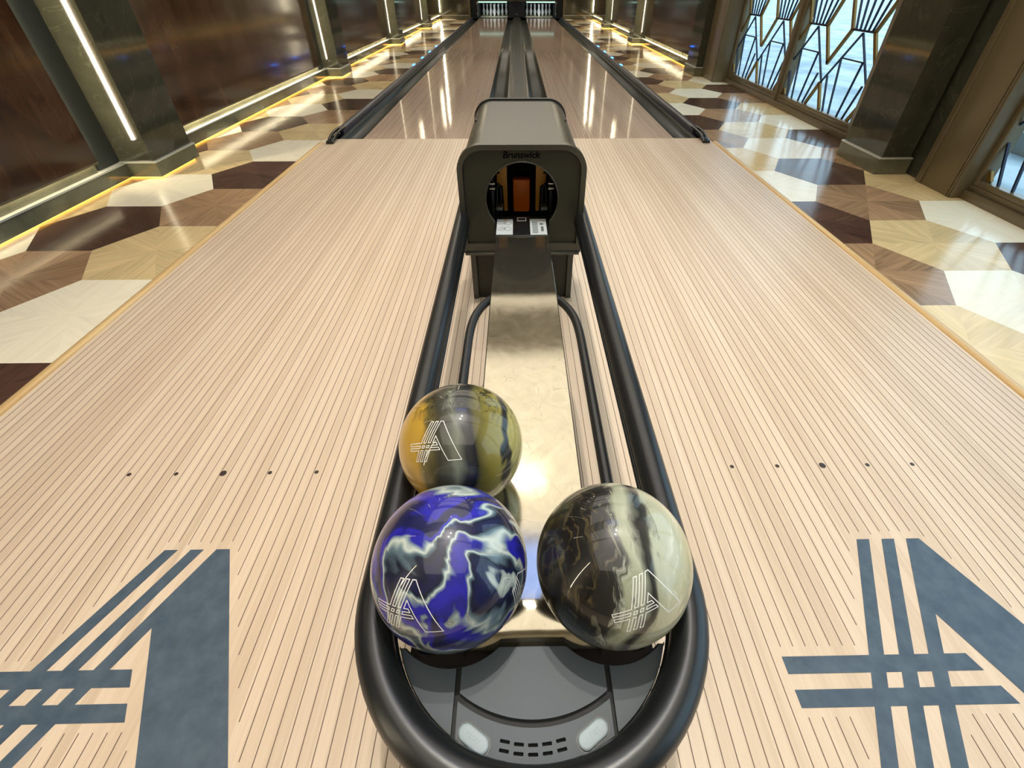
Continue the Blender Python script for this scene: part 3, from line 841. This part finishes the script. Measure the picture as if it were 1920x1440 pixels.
    panel('centre_panel', strip(-.0985, .0985, scal, lambda x: inner_arc(x, .1765)))
    fr = strip(-.1005, .1005, lambda x: inner_arc(x, .185), outer)
    # front panel with ten slots cut through
    def px(x, y): return x, y
    slots = []
    cols = (-.0375, -.0200, -.0025, .0150, .0325)
    for (row, dy) in ((0, 0), (1, -.0092)):
        for i, c in enumerate(cols):
            cc = c*(1+.03*row); cyy = -4.3722+dy+3.4*(c+.0025)**2
            ang = math.radians((c+.0025)*300+0)
            ca, sa = math.cos(ang), math.sin(ang)
            pts = []
            for (ux, uy, a0) in ((.0052, .0009, 0), (-.0052, .0009, 90), (-.0052, -.0009, 180), (.0052, -.0009, 270)):
                for k in range(4):
                    a = math.radians(a0+30*k); X = ux*1+.0010*math.cos(a); Y = uy+.0010*math.sin(a)
                    pts.append((cc+X*ca-Y*sa, cyy+X*sa+Y*ca))
            slots.append(pts[::-1])
    bm = bmesh.new(); prism(bm, [fr]+slots, XY, XY, .3675, .376); fp = obj('control_panel', bm, M_cons, con)
    for (cx_, cy_, ang) in ((-.0770, -4.3650, -33), (.0735, -4.3630, 33)):
        L, rr = .0115, .0105
        cap = [(L+rr*math.cos(math.radians(a)), rr*math.sin(math.radians(a))) for a in range(-90, 91, 9)]+[(-L+rr*math.cos(math.radians(a)), rr*math.sin(math.radians(a))) for a in range(90, 271, 9)]
        rot = lambda p, k=1: (cx_+(p[0]*math.cos(math.radians(ang))-p[1]*math.sin(math.radians(ang)))*k, cy_+(p[0]*math.sin(math.radians(ang))+p[1]*math.cos(math.radians(ang)))*k)
        bz = [rot((p[0]*1.09, p[1]*1.14)) for p in cap]
        bm = bmesh.new(); prism(bm, [bz], XY, XY, .3755, .3768); bo = obj('button_bezel', bm, M_rub, con)
        bm = bmesh.new(); rings = [[bm.verts.new((*rot((p[0]*k, p[1]*k2)), z)) for p in cap] for k, k2, z in ((1, 1, .3755), (1, 1, .3785), (.96, .93, .3797), (.86, .76, .3799))]
        for A, B in zip(rings, rings[1:]):
            for i in range(len(A)): bm.faces.new((A[i], A[(i+1) % len(A)], B[(i+1) % len(A)], B[i]))
        bm.faces.new(rings[-1]); obj('reset_button', bm, M_btn, con, auto=60)
        M = Matrix.Translation((cx_, cy_, .3801)) @ Matrix.Rotation(math.radians(ang), 4, 'Z')
        text_obj('button_lettering', 'RESET', .0078, M, M_btx, con, 0, .0001)
M_browng = mat('dark_brown_tray', (42, 32, 28), .5)
ball_return()

# ------------------------------------------------------------------ bowling balls
def ball_mat(name, kind):
    m = mat(name, (120, 120, 120), .35, .0, coat=.8, coatr=.03, spec=.4); t = NT(m); co = t.coord()
    nz = t.n('ShaderNodeTexNoise'); nz.inputs['Scale'].default_value = 9 if kind == 'blue' else 7; nz.inputs['Detail'].default_value = 3; nz.inputs['Distortion'].default_value = .8
    t.l(co, nz.inputs['Vector'])
    sc = t.n('ShaderNodeVectorMath', operation='MULTIPLY_ADD'); amp = {'blue': .16, 'gold': .07, 'dark': .09}[kind]
    sc.inputs[1].default_value = (amp, amp, amp*.4); sc.inputs[2].default_value = (-amp/2, -amp/2, -amp*.2); t.l(nz.outputs['Color'], sc.inputs[0])
    ad = t.n('ShaderNodeVectorMath', operation='ADD'); t.l(co, ad.inputs[0]); t.l(sc.outputs[0], ad.inputs[1]); W_ = ad.outputs[0]
    if kind == 'blue':
        f = t.noise(t.mapping(W_, (1, .8, 1), (.3, .5, .9), (.13, .52, .31)), 3.1, 2, .35, 3.0)
        c = t.ramp(f, [(.27, (18, 20, 34)), (.33, (150, 160, 160)), (.355, (16, 20, 46)), (.42, (22, 26, 84)), (.445, (36, 34, 170)), (.48, (30, 28, 150)), (.498, (130, 148, 158)), (.515, (196, 206, 198)), (.54, (96, 118, 130)), (.575, (14, 20, 44)), (.63, (20, 24, 70)), (.645, (160, 174, 174)), (.67, (200, 210, 202)), (.70, (22, 26, 50)), (.78, (34, 34, 150))])
        d = t.noise(t.mapping(W_, (18, 40, 18), (.2, .1, .4)), 1, 4, .6, 1.5); c = t.mix(t.ramp(d, [(.54, (0, 0, 0)), (.70, (.6, .6, .6))]), c, lin((18, 22, 40)))
    elif kind == 'gold':
        x, y, z = t.sep(W_); u = t.math('ADD', t.math('MULTIPLY', t.math('ADD', x, t.math('MULTIPLY', y, .12)), 1/.216), .5)
        c = t.ramp(u, [(.0, (198, 158, 66)), (.20, (190, 152, 58)), (.25, (96, 86, 44)), (.33, (56, 54, 42)), (.41, (74, 76, 66)), (.46, (108, 112, 98)), (.52, (40, 42, 46)), (.60, (18, 20, 30)), (.635, (84, 80, 40)), (.72, (128, 118, 52)), (.80, (148, 138, 70)), (.82, (34, 34, 32)), (.85, (38, 38, 34)), (.87, (176, 166, 96)), (1, (186, 176, 106))])
        d = t.noise(t.mapping(W_, (75, 34, 40)), 1, 5, .65, 1.6)
        msk = t.math('MULTIPLY', t.ramp(d, [(.50, (0, 0, 0)), (.58, (.8, .8, .8))]), t.ramp(t.math('ADD', t.math('MULTIPLY', y, 5), t.math('MULTIPLY', z, 4)), [(.1, (0, 0, 0)), (.5, (1, 1, 1))]))
        c = t.mix(msk, c, lin((26, 26, 22)))
    else:
        x, y, z = t.sep(W_); u = t.math('ADD', t.math('MULTIPLY', t.math('ADD', x, t.math('MULTIPLY', z, -.15)), 1/.216), .5)
        c = t.ramp(u, [(.0, (34, 30, 22)), (.10, (16, 16, 16)), (.22, (14, 14, 16)), (.30, (22, 22, 24)), (.36, (40, 42, 42)), (.395, (150, 156, 132)), (.46, (172, 176, 154)), (.50, (120, 124, 110)), (.535, (34, 34, 32)), (.57, (60, 60, 54)), (.60, (176, 178, 152)), (.76, (190, 190, 160)), (.88, (184, 176, 130)), (1, (190, 164, 112))])
        d = t.noise(t.mapping(W_, (95, 16, 24), (0, 0, .25)), 1, 5, .65, 1.4)
        c = t.mix(t.ramp(d, [(.53, (0, 0, 0)), (.66, (.7, .7, .7))]), c, t.ramp(u, [(.28, (92, 80, 50)), (.38, (200, 206, 190)), (.46, (40, 40, 38)), (.60, (60, 56, 46)), (.72, (236, 236, 214)), (1, (226, 214, 160))]))
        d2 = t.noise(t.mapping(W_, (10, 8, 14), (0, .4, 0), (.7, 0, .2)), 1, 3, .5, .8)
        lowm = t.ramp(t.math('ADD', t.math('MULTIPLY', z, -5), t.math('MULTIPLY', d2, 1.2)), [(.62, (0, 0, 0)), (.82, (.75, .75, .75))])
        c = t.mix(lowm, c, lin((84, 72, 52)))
    t.l(c, t.b.inputs['Base Color'])
    return m
RB = .108
def ball(c, kind, label, frames):
    bm = bmesh.new(); bmesh.ops.create_icosphere(bm, subdivisions=6, radius=RB)
    o = obj('bowling_ball', bm, ball_mat('%s_marbled_resin' % kind, kind), None, True); o.location = c
    tag(o, label, 'bowling ball', 'bowling balls on the ball return')
    for F, k in frames:
        e1, e2, n = [Vector(v) for v in F]
        def pt(u, v, r=RB+.0003):
            v = v+.24; L = math.hypot(u, v)
            if L < 1e-9: return n*r
            a = (e1*u+e2*v)/L; th = L*k/RB
            return (n*math.cos(th)+a*math.sin(th))*r
        bm = bmesh.new()
        for lp in [LOGO]+HOLES:
            q = []
            for i in range(len(lp)):
                a, b = lp[i], lp[(i+1) % len(lp)]; m_ = max(1, int(math.hypot(a[0]-b[0], a[1]-b[1])/.06))
                for j in range(m_): q.append((a[0]+(b[0]-a[0])*j/m_, a[1]+(b[1]-a[1])*j/m_))
            N = len(q)
            for i in range(N):
                a, b = Vector(q[i]), Vector(q[(i+1) % N]); d = (b-a).normalized(); nn = Vector((-d.y, d.x))*.0043; e = d*.0040
                vs = [bm.verts.new(pt(*p)) for p in (a-nn-e, b-nn+e, b+nn+e, a+nn-e)]
                f = bm.faces.new(vs); f.normal_update()
                if f.normal.dot(n) < 0: f.normal_flip()
        me = bpy.data.meshes.new('ball_logo'); bm.to_mesh(me); bm.free()
        lo = link('ball_logo', me, M_white, o); lo['label'] = 'white outlined letter A logo'
Fg = [[0.9524, -0.1602, 0.2594], [-0.0261, 0.8048, 0.593], [-0.3037, -0.5715, 0.7623]]
Fb = [[0.9197, -0.286, 0.269], [-0.0426, 0.6084, 0.7925], [-0.3903, -0.7403, 0.5473]]
Fr = [[0.9277, 0.3375, 0.1593], [-0.3318, 0.5506, 0.766], [0.1709, -0.7635, 0.6228]]
def frame(n, roll):
    n = Vector(n).normalized(); e1 = Vector((0, 0, 1)).cross(n).normalized(); e2 = n.cross(e1)
    c, s2 = math.cos(math.radians(roll)), math.sin(math.radians(roll))
    return [e1*c+e2*s2, e2*c-e1*s2, n]
ball((-.1190, -3.970, .472), 'gold', 'gold and black marbled bowling ball behind the blue one', [(Fg, .1271)])
ball((-.1146, -4.188, .472), 'blue', 'blue and white swirled bowling ball at the front left', [(Fb, .132), (frame((.92, -.40, .05), 18), .132)])
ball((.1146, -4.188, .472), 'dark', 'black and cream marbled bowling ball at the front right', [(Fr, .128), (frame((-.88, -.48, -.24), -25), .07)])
